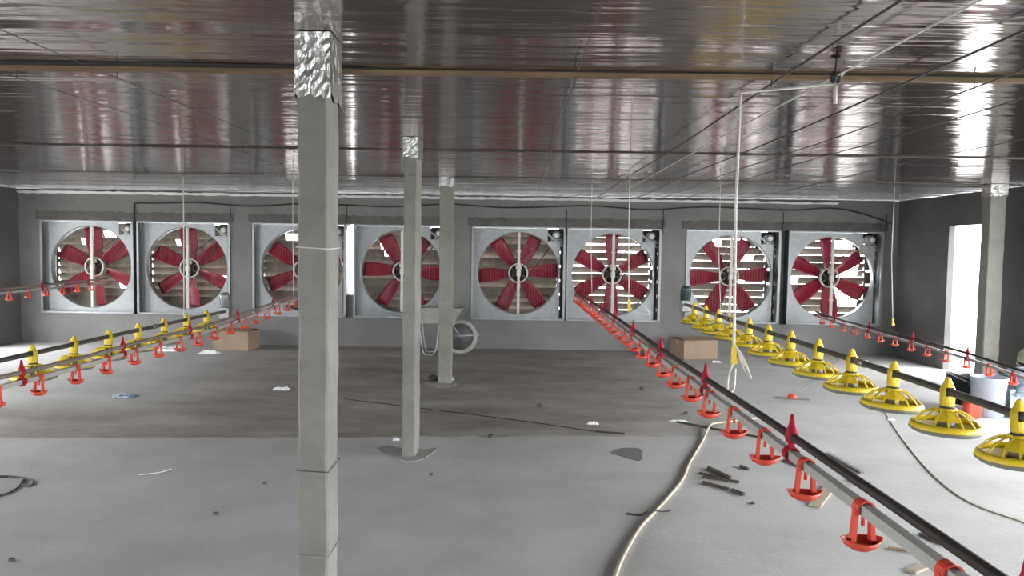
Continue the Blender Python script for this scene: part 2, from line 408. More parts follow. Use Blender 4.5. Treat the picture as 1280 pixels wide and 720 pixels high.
# ------------------------------------------------------------------ exhaust fans (parts built once, copied)
def plate_mesh():
    R, NX, nt = .607, .615, .185; mb = MB(); n = 96; V = []; F = []
    x0, x1, zb, zt = -FW+.02, NX, -FH+.02, FH-.02
    def outer(a):
        c, s = math.cos(a), math.sin(a); t = 1e9
        if c > 1e-9: t = min(t, x1/c)
        if c < -1e-9: t = min(t, x0/c)
        if s > 1e-9: t = min(t, zt/s)
        if s < -1e-9: t = min(t, zb/s)
        x, z = c*t, s*t
        if x > x1-nt and z > zt-nt:                       # notch for the motor
            t = max(min((x1-nt)/c, 9), min((zt-nt)/s, 9))
            t = max(t, R+.012)
            x, z = c*t, s*t
        return x, z
    angs = [2*PI*i/n for i in range(n)]
    for q in (math.atan2(zt, x0), math.atan2(zb, x0), math.atan2(zb, x1), math.atan2(zt, x1-nt), math.atan2(zt-nt, x1), math.atan2(zt-nt, x1-nt)):
        angs.append(q % (2*PI)); angs.append((q+1e-4) % (2*PI))
    angs = sorted(angs); m = len(angs)
    for a in angs:
        c, s = math.cos(a), math.sin(a); ox, oz = outer(a)
        V += [(ox, 0, oz), (R*1.0*c+.012*c, 0, R*s+.012*s), (R*c, .012, R*s), (R*c, .10, R*s)]
    for i in range(m):
        j = (i+1) % m
        for k in range(3): F.append((4*i+k, 4*j+k, 4*j+k+1, 4*i+k+1))
    return mb.add(V, F)
def blade_mb():
    mb = MB(); V = []; F = []; st = 12; cw = 7
    for i in range(st+1):
        u = i/st; r = .11+(.592-.11)*u
        ch = .15+.09*min(1, u*1.8)-.02*max(0, u-.8)/.2; pitch = math.radians(42-20*u)
        for k in range(cw+1):
            w = k/cw-.5; camber = .022*(1-4*w*w)
            x = w*ch*math.cos(pitch)-camber*math.sin(pitch); y = w*ch*math.sin(pitch)+camber*math.cos(pitch)
            rr = r if i < st else r+.008*(1-4*w*w)
            V.append((x, y-.01, rr))
    n0 = len(V); V += [(x, y+.006, z) for x, y, z in V]; q = cw+1
    for i in range(st):
        for k in range(cw):
            a = i*q+k; F.append((a, a+1, a+q+1, a+q)); F.append((n0+a+1, n0+a, n0+a+q, n0+a+q+1))
        F.append((i*q, i*q+q, n0+i*q+q, n0+i*q)); F.append((i*q+cw+q, i*q+cw, n0+i*q+cw, n0+i*q+cw+q))
    for k in range(cw):
        F.append((k+1, k, n0+k, n0+k+1)); a = st*q+k; F.append((a, a+1, n0+a+1, n0+a))
    return mb.add(V, F, True)
YAX = Matrix.Rotation(-PI/2, 4, 'X')       # lathe z -> +y
def shift(x, y, z): return Matrix.Translation((x, y, z))
FAN = {}
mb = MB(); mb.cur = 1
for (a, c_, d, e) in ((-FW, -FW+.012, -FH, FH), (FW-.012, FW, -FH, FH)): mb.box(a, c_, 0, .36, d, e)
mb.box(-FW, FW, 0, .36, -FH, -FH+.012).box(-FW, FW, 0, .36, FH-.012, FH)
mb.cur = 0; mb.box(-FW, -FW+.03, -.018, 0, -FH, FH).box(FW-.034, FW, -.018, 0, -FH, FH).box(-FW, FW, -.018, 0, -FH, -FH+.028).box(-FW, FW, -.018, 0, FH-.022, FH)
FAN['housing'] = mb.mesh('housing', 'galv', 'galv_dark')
FAN['plate'] = plate_mesh().mesh('inlet_plate', 'galv')
FAN['blade'] = blade_mb().mesh('blade', 'red_blade')
mb = MB(); mb.box(-.02, .02, 0, .03, -FH+.02, FH-.02, bev=.004).box(-.045, .045, .03, .075, .06, .12, bev=.006).box(-.03, .03, -.01, .05, -.05, .05, bev=.008)
for z in (-.33, .33): mb.box(-.028, .028, -.004, .034, z-.012, z+.012)
FAN['bar'] = mb.mesh('bearing_bar', 'cream')
mb = MB(); mb.lathe([(.128, 0), (.150, 0), (.150, .03), (.128, .03)], 40, YAX, closed=True)
FAN['ring'] = mb.mesh('belt_pulley', 'cream')
mb = MB()
mb.lathe([(.0, 0), (.05, 0), (.05, .06), (.125, .065), (.125, .085), (0, .085)], 28, YAX)
for k in range(6):
    mb.box(-.013, .013, .006, .02, .03, .128, Matrix.Rotation(k*PI/3, 4, 'Y'))
FAN['hub'] = mb.mesh('hub', 'iron')
mb = MB(); mb.lathe([(0, -.012), (.05, -.012), (.062, .0), (.062, .16), (.03, .18), (0, .18)], 24, YAX)
mb.box(-.08, .08, .03, .14, -.075, -.055); FAN['motor'] = mb.mesh('motor', 'motor')
mb = MB(); mb.lathe([(0, 0), (.028, 0), (.036, .004), (.036, .02), (0, .02)], 20, YAX); FAN['cap'] = mb.mesh('motor_cap', 'clear')
MX, MZ = .565, .575
mb = MB(); r1, r2 = .148, .035
d = Vector((MX, 0, MZ)); L = d.length; u = d/L; pn = Vector((-u.z, 0, u.x))
for sgn in (1, -1):
    mb.tube([pn*(sgn*r1)+Vector((0, .015, 0)), d+pn*(sgn*r2)+Vector((0, .015, 0))], .006, 6)
FAN['belt'] = mb.mesh('drive_belt', 'rubber')
mb = MB()
mb.box(-.012, .012, 0, .02, 0, .42, Matrix.Translation((.33, 0, FH-.02)) @ Matrix.Rotation(math.radians(128), 4, 'Y'))
mb.box(MX-.09, MX+.09, 0, .015, MZ-.11, MZ-.085)
FAN['bracket'] = mb.mesh('motor_bracket', 'galv')
mb = MB(); mb.box(.63, FW-.02, .10, .13, -FH+.02, FH-.02); mb.box(.42, FW-.02, .20, .215, .42, FH-.02)
FAN['channel'] = mb.mesh('dark_gap_backing', 'iron')  # dark sheets standing in for shade in the side gap and motor notch
mb = MB(); R = .612
for i in range(-14, 15):
    x = i*.0415; h = math.sqrt(max(.0, R*R-x*x))
    if h > .05: mb.tube([(x, 0, -h), (x, 0, h)], .0011, 4, cap=False)
for rr in (.2, .41): mb.tube([(rr*math.cos(2*PI*k/40), .003, rr*math.sin(2*PI*k/40)) for k in range(40)], .0013, 4, closed=True)
FAN['guard'] = mb.mesh('wire_guard', 'wire')

FSPEC = [ # blade phase, shutter openness list, description
    (36, 27, 'square red-bladed exhaust fan at the left end of the wall, behind raised red cups'),
    (35, 28, 'square red-bladed exhaust fan second from the left, a cord hanging before its hub'),
    (25, 26, 'square red-bladed exhaust fan half hidden by the nearest post'),
    (-3, 24, 'square red-bladed exhaust fan seen behind the middle post, bright slit on its left'),
    (5, 25, 'square red-bladed exhaust fan fully in view just right of the slim post, shutters nearly shut'),
    (30, 34, 'square red-bladed exhaust fan at the far end of the centre drinker line'),
    (4, 32, 'square red-bladed exhaust fan behind the far yellow feeder pans'),
    (35, 30, 'square red-bladed exhaust fan at the right end of the wall near the corner'),
]
def shutter_mb(op, i):
    r = random.Random(20+i); mb = MB(); n = 12; h = 2*(FH-.03)/n
    for k in range(n):
        zt = FH-.03-k*h; a = math.radians(max(4, op+r.uniform(-.3, .3)*op))
        gap = {0: {2: (-.30, -.05), 1: (.05, .22), 8: (.28, .5)}, 1: {2: (-.28, -.02), 1: (-.22, -.05), 7: (.3, .585)}, 2: {1: (-.32, -.05)}, 3: {2: (-.36, -.14), 3: (-.3, -.2)},
               7: {1: (.12, .4), 3: (-.655, -.45), 4: (.28, .5), 5: (.2, .5), 6: (-.655, -.4), 7: (.1, .35), 8: (.06, .42), 9: (.2, .5)}, 6: {1: (-.3, -.08), 3: (.2, .42), 6: (.1, .3)}}.get(i, {}).get(k)
        M = Matrix.Translation((0, 0, zt)) @ Matrix.Rotation(a, 4, 'X'); ln = h*(1.28 if op < 29 else 1.06)
        # hangs from its top edge and swings outwards; some are broken away over a stretch
        for xa, xb in ((-.655, gap[0]), (gap[1], .585)) if gap else ((-.655, .585),):
            if xb-xa < .02: continue
            mb.box(xa, xb, -.002, .002, -ln, 0, M)
            mb.box(xa, xb, -.002, .012, -ln, -ln+.012, M)
    mb.box(-.67, -.65, -.01, .02, -FH+.02, FH-.02).box(.585, .605, -.01, .02, -FH+.02, FH-.02)
    for k in range(7):
        z = -FH+.05+k*(2*FH-.1)/6; mb.box(.605, .68, -.004, .004, z-.09, z+.09)
    mb.box(-.015, .0, -.02, -.008, -FH+.02, FH-.02)
    return mb
for i, fx in enumerate(FX):
    ph, op, lab = FSPEC[i]
    t = thing('exhaust_fan', lab, 'fan', (fx, YE, FZ), 0, 'exhaust fans in the end wall')
    def part(key, name, loc, par=t):
        o = bpy.data.objects.new(name, FAN[key]); C.objects.link(o); o.parent = par; o.location = loc; return o
    part('housing', 'housing', (0, 0, 0)); part('plate', 'inlet_plate', (0, .09, 0))
    part('bar', 'bearing_bar', (.005, .10, 0))
    part('ring', 'belt_pulley', (0, .175, 0)); part('hub', 'hub', (0, .18, 0))
    for k in range(6):
        o = part('blade', 'blade', (0, .27, 0)); o.rotation_euler = (0, PI/2-math.radians(ph+60*k), 0)
    part('belt', 'drive_belt', (0, .172, 0)); part('bracket', 'motor_bracket', (0, .12, 0)); part('channel', 'dark_gap_backing', (0, .1, 0))
    mo = part('motor', 'motor', (MX, .10, MZ)); part('cap', 'motor_cap', (0, -.03, 0), mo)
    if i != 7: part('guard', 'wire_guard', (0, .135, 0))
    shutter_mb(op, i).build('shutter', 'slat', t, (0, .345, 0))

# black supply cable along the end wall with a drop to each fan
mb = MB()
run = [(-5.69, YE-.016, 1.72), (-5.69, YE-.016, 2.03), (-5.64, YE-.02, 2.075)]
for k in range(30):
    x = -5.4+k*.34; run.append((x, YE-.025, 2.075+.028*math.sin(k*1.1)*(.3+.7*abs(math.sin(k*.37)))+(x+5.4)*.006))
run += [(4.75, YE-.03, 2.13), (5.1, YE-.03, 2.05), (5.45, YE-.05, 1.93)]
mb.tube(smooth_path(run, 4), .011, 6)
cab = tag(mb.build('power_cable', 'cable'), 'black power cable running along the end wall above the fans', 'cable')
for fx in FX[1:]:
    x = fx+FW+.012 if fx not in (FX[4],) else fx+FW+.0
    mb = MB(); mb.tube(smooth_path([(x, YE-.03, 2.08), (x+.006, YE-.028, 1.95), (x-.004, YE-.03, 1.83), (x, YE-.034, 1.72)], 4), .006, 5).build('fan_lead', 'cable', cab)

# ------------------------------------------------------------------ drinker lines
def cup_mb():
    """saddle, two legs, boat shaped dish"""
    mb = MB()
    R = .017
    prof = [(R*1.25*math.cos(a), R*1.25*math.sin(a)) for a in [(-.35*PI/2)+i*(PI+.7*PI/2)/12 for i in range(13)]]
    inn = [(x*.82, z*.82) for x, z in prof]; V = []; F = []; n = 13
    for y in (-.014, .014): V += [(x, y, z) for x, z in prof]+[(x, y, z) for x, z in inn]
    for i in range(n-1): F += [(i, i+1, 2*n+i+1, 2*n+i), (n+i+1, n+i, 3*n+i, 3*n+i+1), (i+1, i, n+i, n+i+1), (2*n+i, 2*n+i+1, 3*n+i+1, 3*n+i)]
    F += [(0, 2*n, 3*n, n), (n-1, 2*n-1, 4*n-1, 3*n-1)]
    mb.add(V, F)
    for sx in (-1, 1):
        pts = [(sx*.019, 0, .0), (sx*.0195, 0, -.016), (sx*.021, 0, -.045), (sx*.0225, 0, -.066), (sx*.026, 0, -.080), (sx*.03, 0, -.086)]
        V = []; F = []
        for (x, y, z), (w, d) in zip(pts, ((.004, .008), (.0045, .008), (.005, .0075), (.0055, .008), (.007, .010), (.009, .011))):
            V += [(x-w, -d, z), (x+w, -d, z), (x+w, d, z), (x-w, d, z)]
        for i in range(5):
            for k in range(4): F.append((4*i+k, 4*i+4+k, 4*i+4+(k+1) % 4, 4*i+(k+1) % 4))
        F += [(0, 1, 2, 3), (23, 22, 21, 20)]
        mb.add(V, F)
    V = []; F = []; n = 24
    for (sx, sy, z, lift) in ((0.001, .001, -.0965, 0), (.02, .017, -.0965, 0), (.036, .028, -.089, .002), (.047, .034, -.074, .006), (.044, .031, -.074, .006), (.033, .024, -.086, .002), (.001, .001, -.091, 0)):
        for k in range(n):
            a = 2*PI*k/n; c, s = math.cos(a), math.sin(a)
            x = sx*c*(1+.08*c*c); V.append((x, sy*s*(1-.25*c*c), z+lift*c*c))
    for i in range(6):
        for k in range(n): F.append((i*n+(k+1) % n, i*n+k, i*n+n+k, i*n+n+(k+1) % n))
    mb.add(V, F, True)
    mb.tube([(0, 0, -.014), (0, 0, -.04)], .0045, 8)
    return mb
CUP = cup_mb().mesh('drip_cup', 'red')
def spike_mb(dz):
    mb = MB(); s = .0175
    mb.lathe([(s*1.3, -.014), (s*1.3, .014)], 14, Matrix.Rotation(PI/2, 4, 'X'))
    mb.lathe([(s*1.06, .014), (s*1.3, .014)], 14, Matrix.Rotation(PI/2, 4, 'X')).lathe([(s*1.3, -.014), (s*1.06, -.014)], 14, Matrix.Rotation(PI/2, 4, 'X'))
    mb.box(-.008, .008, -.009, .009, .015, dz-.008, bev=.002)
    M = shift(0, 0, dz)
    mb.lathe([(.0, -.016), (.016, -.016), (.019, -.006), (.019, .008), (.014, .022), (.009, .038), (.006, .06), (.004, .066), (0, .067)], 14, M)
    return mb
DZ_PIPE = .051
SPIKE = spike_mb(DZ_PIPE).mesh('hanger_clip', 'crimson')
def interp(tab, y):
    if y <= tab[0][0]: a, c = tab[0], tab[1]
    elif y >= tab[-1][0]: a, c = tab[-2], tab[-1]
    else:
        for a, c in zip(tab, tab[1:]):
            if a[0] <= y <= c[0]: break
    return a[1]+(c[1]-a[1])*(y-a[0])/(c[0]-a[0])
def drinker(x, tab, y0, y1, cup0, cupd, sp0, spd, upper, label, cup_end=None):
    t = thing('drinker_line', label, 'drinker line', (x, y0, 0), 0, 'poultry drinker lines')
    ys = [y0+(y1-y0)*i/60 for i in range(61)]
    MB().tube([(0, y-y0, interp(tab, y)) for y in ys], .0175, 4, smooth=False, turn=PI/4).build('water_pipe', 'pvc', t)
    MB().tube([(.002, y-y0, interp(tab, y)+DZ_PIPE) for y in ys], .0125, 10).build('support_pipe', upper, t)
    mb = MB(); mb.lathe([(0, -.01), (.018, -.01), (.018, .05), (0, .05)], 12, Matrix.Translation((0, y1-y0-.04, interp(tab, y1))) @ YAX); mb.build('end_cap', 'red', t)
    y = cup0; r = random.Random(int(x*100)+5)
    while y < (cup_end or y1-.1):
        o = bpy.data.objects.new('drip_cup', CUP); C.objects.link(o); o.parent = t; o.location = (0, y-y0, interp(tab, y))
        o.rotation_euler = (r.uniform(-.05, .05), r.uniform(-.09, .09), r.uniform(-.12, .12)); y += cupd
    y = sp0
    while y < y1-.1:
        o = bpy.data.objects.new('hanger_clip', SPIKE); C.objects.link(o); o.parent = t; o.location = (0, y-y0, interp(tab, y)); y += spd
    return t
def table(x, pts):
    q = sorted((at(a, c, x=x).y, at(a, c, x=x).z) for a, c in pts); return q
T_MAIN = table(.8, [(1087, 641), (967, 551), (897, 500), (830, 451), (770, 405), (720, 369)])
drinker(.8, T_MAIN, -2.5, 10.45, .66, .3415, .14, 1.0, 'black_pipe', 'long red-cupped drinker line with a black upper pipe running down the room centre')
T_L = table(-2.6, [(5, 483), (57, 470), (101, 458), (140, 447), (172, 437), (202, 429), (251, 417), (289, 404), (365, 376)])
drinker(-2.6, T_L, 2.0, 10.5, 2.65, .335, 2.85, 1.0, 'tan_pipe', 'red-cupped drinker line with a tan upper pipe in front of the left feed pipe')
T_R = table(4.3, [(992, 385), (1052, 405), (1121, 423), (1212, 449), (1280, 472)])
drinker(4.3, T_R, 2.0, 10.75, 5.75, .34, 5.1, 1.0, 'black_pipe', 'red-cupped drinker line passing in front of the doorway')
T_LL = table(-6.0, [(0, 367), (140, 352)])
drinker(-6.0, T_LL, 6.5, 10.8, 7.0, .34, 7.3, 1.0, 'tan_pipe', 'raised red-cupped drinker line in front of the leftmost fan')

# ------------------------------------------------------------------ feed pipes and yellow pans
def hopper_mb():
    """pan top: pointed hood over the pipe, square body, neck (origin on the pipe axis)"""
    mb = MB(); V = []; F = []; n = 16
    def ring(rx, ry, z, p):                      # superellipse
        out = []
        for k in range(n):
            a = 2*PI*(k+.5)/n; c, s = math.cos(a), math.sin(a)
            out.append((rx*math.copysign(abs(c)**p, c), ry*math.copysign(abs(s)**p, s), z))
        return out
    rows = [ring(.006, .004, .072, 1), ring(.011, .010, .068, .8), ring(.028, .026, .0225, .65), ring(.032, .030, .012, .6), ring(.032, .030, -.0215, .6), ring(.032, .030, -.03, .6), ring(.033, .032, -.052, .8), ring(.034, .034, -.056, 1), ring(.034, .034, -.068, 1), ring(.029, .029, -.072, 1), ring(.029, .029, -.082, 1)]
    for q in rows: V += q
    for i in range(len(rows)-1):
        for k in range(n):
            if i in (2, 3) and k in (2, 3, 4, 10, 11, 12): continue           # the feed pipe passes through here
            F.append((i*n+(k+1) % n, i*n+k, i*n+n+k, i*n+n+(k+1) % n))
    F.append(tuple(range(n)))
    return mb.add(V, F, False)
def grill_mb():
    mb = MB(); n = 40
    mb.lathe([(.031, -.083), (.044, -.084), (.047, -.090), (.047, -.097), (.040, -.097), (.031, -.09)], n, closed=True)   # collar
    mb.lathe([(.150, -.155), (.163, -.166), (.167, -.178), (.167, -.187), (.160, -.187), (.158, -.176), (.148, -.163)], n, closed=True)   # rim
    for k in range(14):
        a = 2*PI*k/14; c, s = math.cos(a), math.sin(a); V = []; F = []
        path = [(.043, -.089), (.072, -.096), (.102, -.110), (.130, -.133), (.152, -.158)]
        for (r, z) in path:
            for (dw, dz) in ((-.0042, 0), (.0042, 0), (.0042, -.006), (-.0042, -.006)):
                V.append((r*c-dw*s, r*s+dw*c, z+dz))
        for i in range(4):
            for j in range(4): F.append((4*i+j, 4*i+(j+1) % 4, 4*i+4+(j+1) % 4, 4*i+4+j))
        mb.add(V, F)
    # half shield between some spokes
    for k in (1, 2, 8, 9):
        V = []; F = []
        for i in range(7):
            a = 2*PI*(k+i/6)/14
            for (r, z) in ((.060, -.0945), (.10, -.111), (.128, -.134)): V.append((r*math.cos(a), r*math.sin(a), z))
        for i in range(6):
            for j in range(2): F.append((3*i+j, 3*i+3+j, 3*i+4+j, 3*i+j+1))
        mb.add(V, F, True)
    return mb
def tray_mb():
    return MB().lathe([(.165, -.182), (.169, -.186), (.169, -.193), (.15, -.207), (.09, -.213), (.03, -.205), (.001, -.200), (.001, -.197), (.03, -.200), (.09, -.206), (.148, -.200), (.163, -.189)], 40)
PAN = dict(hopper=hopper_mb().mesh('hopper_hood', 'yellow'), grill=grill_mb().mesh('grill', 'yellow'), tray=tray_mb().mesh('feed_tray', 'tray'),
           tube=MB().lathe([(.0, -.094), (.036, -.094), (.037, -.165), (.05, -.196), (0, -.197)], 24).mesh('feed_tube', 'insert'),
           collar=MB().lathe([(.030, -.074), (.033, -.074), (.033, -.083), (.030, -.083)], 20, closed=True).mesh('neck_ring', 'iron'),
           liner=MB().lathe([(.055, -.196), (.10, -.199), (.145, -.193), (.155, -.184)], 36).mesh('tray_liner', 'clear'))
def pans(x, tab, ys, labs, group):
    r = random.Random(int(abs(x)*50))
    for y, lab in zip(ys, labs):
        t = thing('feeder_pan', lab, 'feeder pan', (x, y, interp(tab, y)), 0, group)
        for k, nm in (('hopper', 'hopper_hood'), ('grill', 'grill'), ('tray', 'feed_tray'), ('tube', 'feed_tube'), ('collar', 'neck_ring')):
            o = bpy.data.objects.new(nm, PAN[k]); C.objects.link(o); o.parent = t
            if k in ('grill', 'tube'): o.rotation_euler = (0, 0, r.uniform(0, .45))
            if k == 'tray':
                q = bpy.data.objects.new('tray_liner', PAN['liner']); C.objects.link(q); q.parent = o
        t.rotation_euler = (r.uniform(-.012, .012), r.uniform(-.05, .05), 0)
def feed_line(x, tab, y0, y1, lab, motor):
    t = thing('feed_line', lab, 'feed pipe', (x, y0, 0))
    ys = [y0+(y1-y0)*i/50 for i in range(51)]
    MB().tube([(0, y-y0, interp(tab, y)) for y in ys], .0198, 12).build('feed_pipe', 'feed_pipe', t)
    for y in [y0+1.2+3.0*i for i in range(4)]:
        if y < y1-.3: MB().lathe([(.0215, -.05), (.026, -.05), (.026, .05), (.0215, .05)], 14, Matrix.Translation((0, y-y0, interp(tab, y))) @ YAX, closed=True).build('pipe_coupling', 'steel', t)
    z = interp(tab, y1)
    mb = MB(); mb.rbox(-.06, .06, y1-y0-.02, y1-y0+.14, z-.10, z+.06, .012); g = mb.build('gear_box', 'steel', t)
    mb = MB(); mb.lathe([(0, -.02), (.055, -.02), (.062, 0), (.062, .16), (.05, .18), (0, .18)], 20, Matrix.Translation((0, y1-y0+.06, z+.06)) @ Matrix.Rotation(.25, 4, 'X'))
    for k in range(10):
        a = 2*PI*k/10; mb.box(.06, .070, -.004, .004, .02, .14, Matrix.Translation((0, y1-y0+.06, z+.06)) @ Matrix.Rotation(.25, 4, 'X') @ Matrix.Rotation(a, 4, 'Z'))
    mb.build('drive_motor', motor, t)
    return t
T_FR = [(2.0, .815), (4.0, .815), (6.5, .805), (8.3, .80), (10.0, .80)]
YR = [3.21+.541*i for i in range(12)]
RL = ['yellow feeder pan nearest the camera on the right feed pipe'] + \
     ['yellow feeder pan beside the pale bucket, second along the right feed pipe'] + \
     ['yellow feeder pan %s from the near end of the right feed pipe' % ordinal(i) for i in range(2, 11)] + ['yellow feeder pan at the far end of the right feed pipe, by the motor']
feed_line(2.18, T_FR, 0.5, 9.65, 'grey steel feed pipe threaded through the right row of yellow pans', 'teal')
pans(2.18, T_FR, YR, RL, 'feeder pans on the right feed pipe')
T_FL = [(4, .622), (5.4, .622), (8.4, .626), (10, .622)]
feed_line(-3.8, T_FL, 3.5, 9.55, 'dark steel feed pipe threaded through the left row of yellow pans', 'motor')
YL = [5.76+.541*i for i in range(7)]
LL = ['yellow feeder pan nearest the photo edge on the left feed pipe'] + ['yellow feeder pan %s from the near end of the left feed pipe' % ordinal(i) for i in range(1, 6)] + ['yellow feeder pan at the far end of the left feed pipe']
pans(-3.8, T_FL, YL, LL, 'feeder pans on the left feed pipe')

# ------------------------------------------------------------------ cables under the ceiling
def ceiling_cable(x, lab, m='steel_cable', r=.004, drop=.045):
    mb = MB(); mb.tube([(x, y, ZC-drop-.008*math.sin(y*1.3+x)) for y in [-4+i*.5 for i in range(30)]], r, 6)
    o = tag(mb.build('winch_cable', m), lab, 'cable')
    h = MB()
    for y in (-2.2, BZ[0], BZ[1], BZ[2]):
        h.tube([(x, y, ZC-drop-.010), (x, y, ZC-.012)], .003, 5)
    h.build('cable_hanger', 'steel_cable', o)
for x, lab in ((.23, 'thin winch cable under the foil ceiling near the room centre'), (1.08, 'black winch cable under the foil, left of the pulley rope'),
               (1.62, 'black winch cable under the foil, next right of the pulley'), (1.95, 'winch cable under the foil, fourth counted from the room centre to the right'),
               (2.28, 'winch cable under the foil above the right feed pipe'), (-1.76, 'faint winch cable under the foil, left of the posts'), (-2.2, 'faint winch cable under the foil, farthest left'),
               (3.1, 'winch cable under the foil nearest the doorway side')):
    ceiling_cable(x, lab, r=.005 if x in (1.08, 1.62) else .0035 if x > 1 else .002)
# grey rope run with its pulley
mb = MB(); mb.tube([(1.27, y, ZC-.05-.006*math.sin(y)) for y in [-4+i*.5 for i in range(27)]], .004, 6)
ro = tag(mb.build('pulley_rope', 'rope'), 'grey rope running lengthwise under the foil to a small pulley', 'rope')
P0 = at(1045, 84, x=1.27)
mb = MB(); mb.lathe([(0, -.012), (.026, -.012), (.026, -.008), (.02, 0), (.026, .008), (.026, .012), (0, .012)], 16, Matrix.Translation((1.27, P0.y, ZC-.055)) @ Matrix.Rotation(PI/2, 4, 'Y'))
mb.tube([(1.27, P0.y, ZC-.03), (1.27, P0.y, ZC-.001)], .004, 6); mb.build('pulley', 'iron', ro)
mb = MB(); mb.tube([(1.27, P0.y, ZC-.085), (1.272, P0.y, ZC-.16)], .008, 6).tube([(1.27, P0.y, ZC-.08), (1.33, P0.y+.05, ZC-.01)], .005, 6); mb.build('rope_tail', 'rope', ro)

# ------------------------------------------------------------------ hanging ropes
def adjuster(mb, p, s=1.0):
    x, y, z = p
    mb.rbox(x-.013*s, x+.013*s, y-.008*s, y+.008*s, z-.05*s, z+.05*s, .004*s)
    mb.box(x+.012*s, x+.022*s, y-.006*s, y+.006*s, z-.045*s, z-.02*s)
def hanging(name_pts, lab, r, adj=None, loops=(), hook=True):
    p = [Vector(q) for q in name_pts]
    o = tag(MB().tube(p, r, 6).build('suspension_rope', 'rope'), lab, 'rope')
    if adj is not None:
        m = MB(); adjuster(m, adj[0], adj[1]); m.build('length_adjuster', 'yellow', o)
    for lp in loops: MB().tube(smooth_path(lp, 5), r*.9, 5).build('loose_end', 'rope', o)
    if hook:
        q = p[0]; MB().tube([q+Vector((0, 0, .0)), Vector((q.x, q.y, ZC-.001))], .003, 5).build('ceiling_hook', 'iron', o)
    return o
# the long one in front of the right feeders: pulley -> batten hook -> down
yB = BZ[0]; xB = at(926, 116, y=yB).x; zB = at(926, 116, y=yB).z
pe = at(917, 452, y=yB)
hanging([(1.27, P0.y, ZC-.08), (xB, yB, zB), (xB-.006, yB, 1.7), (pe.x, yB, pe.z)], 'long white rope with yellow adjuster hanging from the pulley before the yellow pans', .0065,
        ((pe.x, yB, pe.z+.03), .85),
        [[(pe.x, yB, pe.z), (pe.x-.02, yB, pe.z-.06), (pe.x-.025, yB-.01, pe.z-.13), (pe.x, yB-.01, pe.z-.12), (pe.x+.008, yB, pe.z-.03)],
         [(pe.x+.004, yB, pe.z+.07), (pe.x+.035, yB-.02, pe.z+.02), (pe.x+.07, yB-.03, pe.z-.07), (pe.x+.045, yB-.02, pe.z-.03), (pe.x+.02, yB, pe.z+.03)]])
def drop(px_, ytop, y, bottom, lab, r, adj=True, loop=False):
    a = at(px_, ytop, y=y); c = at(bottom[0], bottom[1], y=y)
    return hanging([(a.x, y, ZC-.02), (a.x, y, (ZC+c.z)/2), (c.x, y, c.z)], lab, r, ((c.x, y, c.z+.05), .9) if adj else None,
                   [[(c.x, y, c.z+.06), (c.x+.09, y-.02, c.z+.07), (c.x+.16, y-.02, c.z-.01), (c.x+.07, y-.02, c.z-.005), (c.x+.01, y, c.z+.03)]] if loop else ())
drop(788, 200, 5.85, (786, 390), 'white rope with yellow adjuster hanging in front of the sixth fan from the left', .004, True, True)
drop(740, 235, 8.7, (740, 368), 'thin white cord hanging over the far end of the centre drinker line', .0035, False)
drop(901, 222, 8.0, (901, 398), 'thin cord hanging over the far yellow pans of the right pipe', .0035, False)
drop(1118, 238, 8.47, (1116, 408), 'white rope with yellow adjuster holding the drinker line by the doorway', .0045, True)
drop(229, 215, 8.43, (230, 396), 'white rope holding up the left feed pipe in front of the second fan', .006, False)
drop(366, 232, 8.55, (367, 374), 'white cord hanging beside the nearest post over the left drinker line', .004, False)

# ------------------------------------------------------------------ things near the end wall
def carton(px0, px1, pyb, y, dx, h, lab, rz, cat='box'):
    a = at(px0, pyb, y=y).x; c = at(px1, pyb, y=y).x; w = c-a
    t = thing('cardboard_box', lab, cat, ((a+c)/2, y+dx/2, 0), rz)
    mb = MB(); mb.rbox(-w/2, w/2, -dx/2, dx/2, 0, h, .006); mb.build('carton', 'cardboard', t)
    mb = MB(); mb.box(-w/2-.001, w/2+.001, -.025, .025, h-.002, h+.002).box(-w/2-.002, -w/2, -.025, .025, h-.08, h); mb.build('packing_tape', 'tape', t)
    for s in (-1, 1):
        mb = MB(); M = Matrix.Translation((0, s*dx/2, h)) @ Matrix.Rotation(s*-.12, 4, 'X')
        mb.box(-w/2+.005, w/2-.005, min(0, -s*dx*.49), max(0, -s*dx*.49), 0, .005, M); mb.build('flap', 'cardboard', t)
    return t
carton(848, 894, 447, 10.22, .45, .26, 'plain brown cardboard box on the floor below the sixth and seventh fans', math.radians(14))
carton(266, 312, 437, 10.35, .4, .27, 'brown cardboard box against the end wall beneath the left drinker line', math.radians(-4))

# wheelbarrow behind the slim post
yw = 10.35; wc = at(575, 421, y=yw); wr = wc.z
t = thing('wheelbarrow', 'grey wheelbarrow parked against the end wall behind the slim post', 'wheelbarrow', (wc.x, yw, 0))
mb = MB(); mb.tube([(.152*math.cos(2*PI*k/32)*wr/.175, 0, wr+.152*math.sin(2*PI*k/32)*wr/.175) for k in range(32)], .022*wr/.175, 8, closed=True); wh = mb.build('wheel', 'pvc', t)
mb = MB(); mb.lathe([(.0, -.022), (.03, -.022), (.03, -.008), (.13*wr/.175, -.006), (.13*wr/.175, .006), (.03, .008), (.03, .022), (0, .022)], 24, Matrix.Translation((0, 0, wr)) @ YAX); mb.build('wheel_disc', 'galv_dark', wh)
mb = MB()
for s in (-.045, .045):
    mb.tube([(.26, s*.6, wr+.03), (.0, s, wr+.02), (-.10, s, wr+.17), (-.95, s*6, wr+.30)], .011, 8)
mb.tube([(.26, -.027, wr+.03), (.26, .027, wr+.03)], .011, 8); mb.build('tube_frame', 'galv', t)
mb = MB()
for s in (-1, 1):
    mb.tube(smooth_path([(-.28, s*.11, wr+.2), (-.33, s*.14, .06), (-.42, s*.15, .012), (-.5, s*.15, .06), (-.56, s*.16, wr+.22)], 5), .010, 6)
    mb.build('leg', 'galv', t); mb = MB()
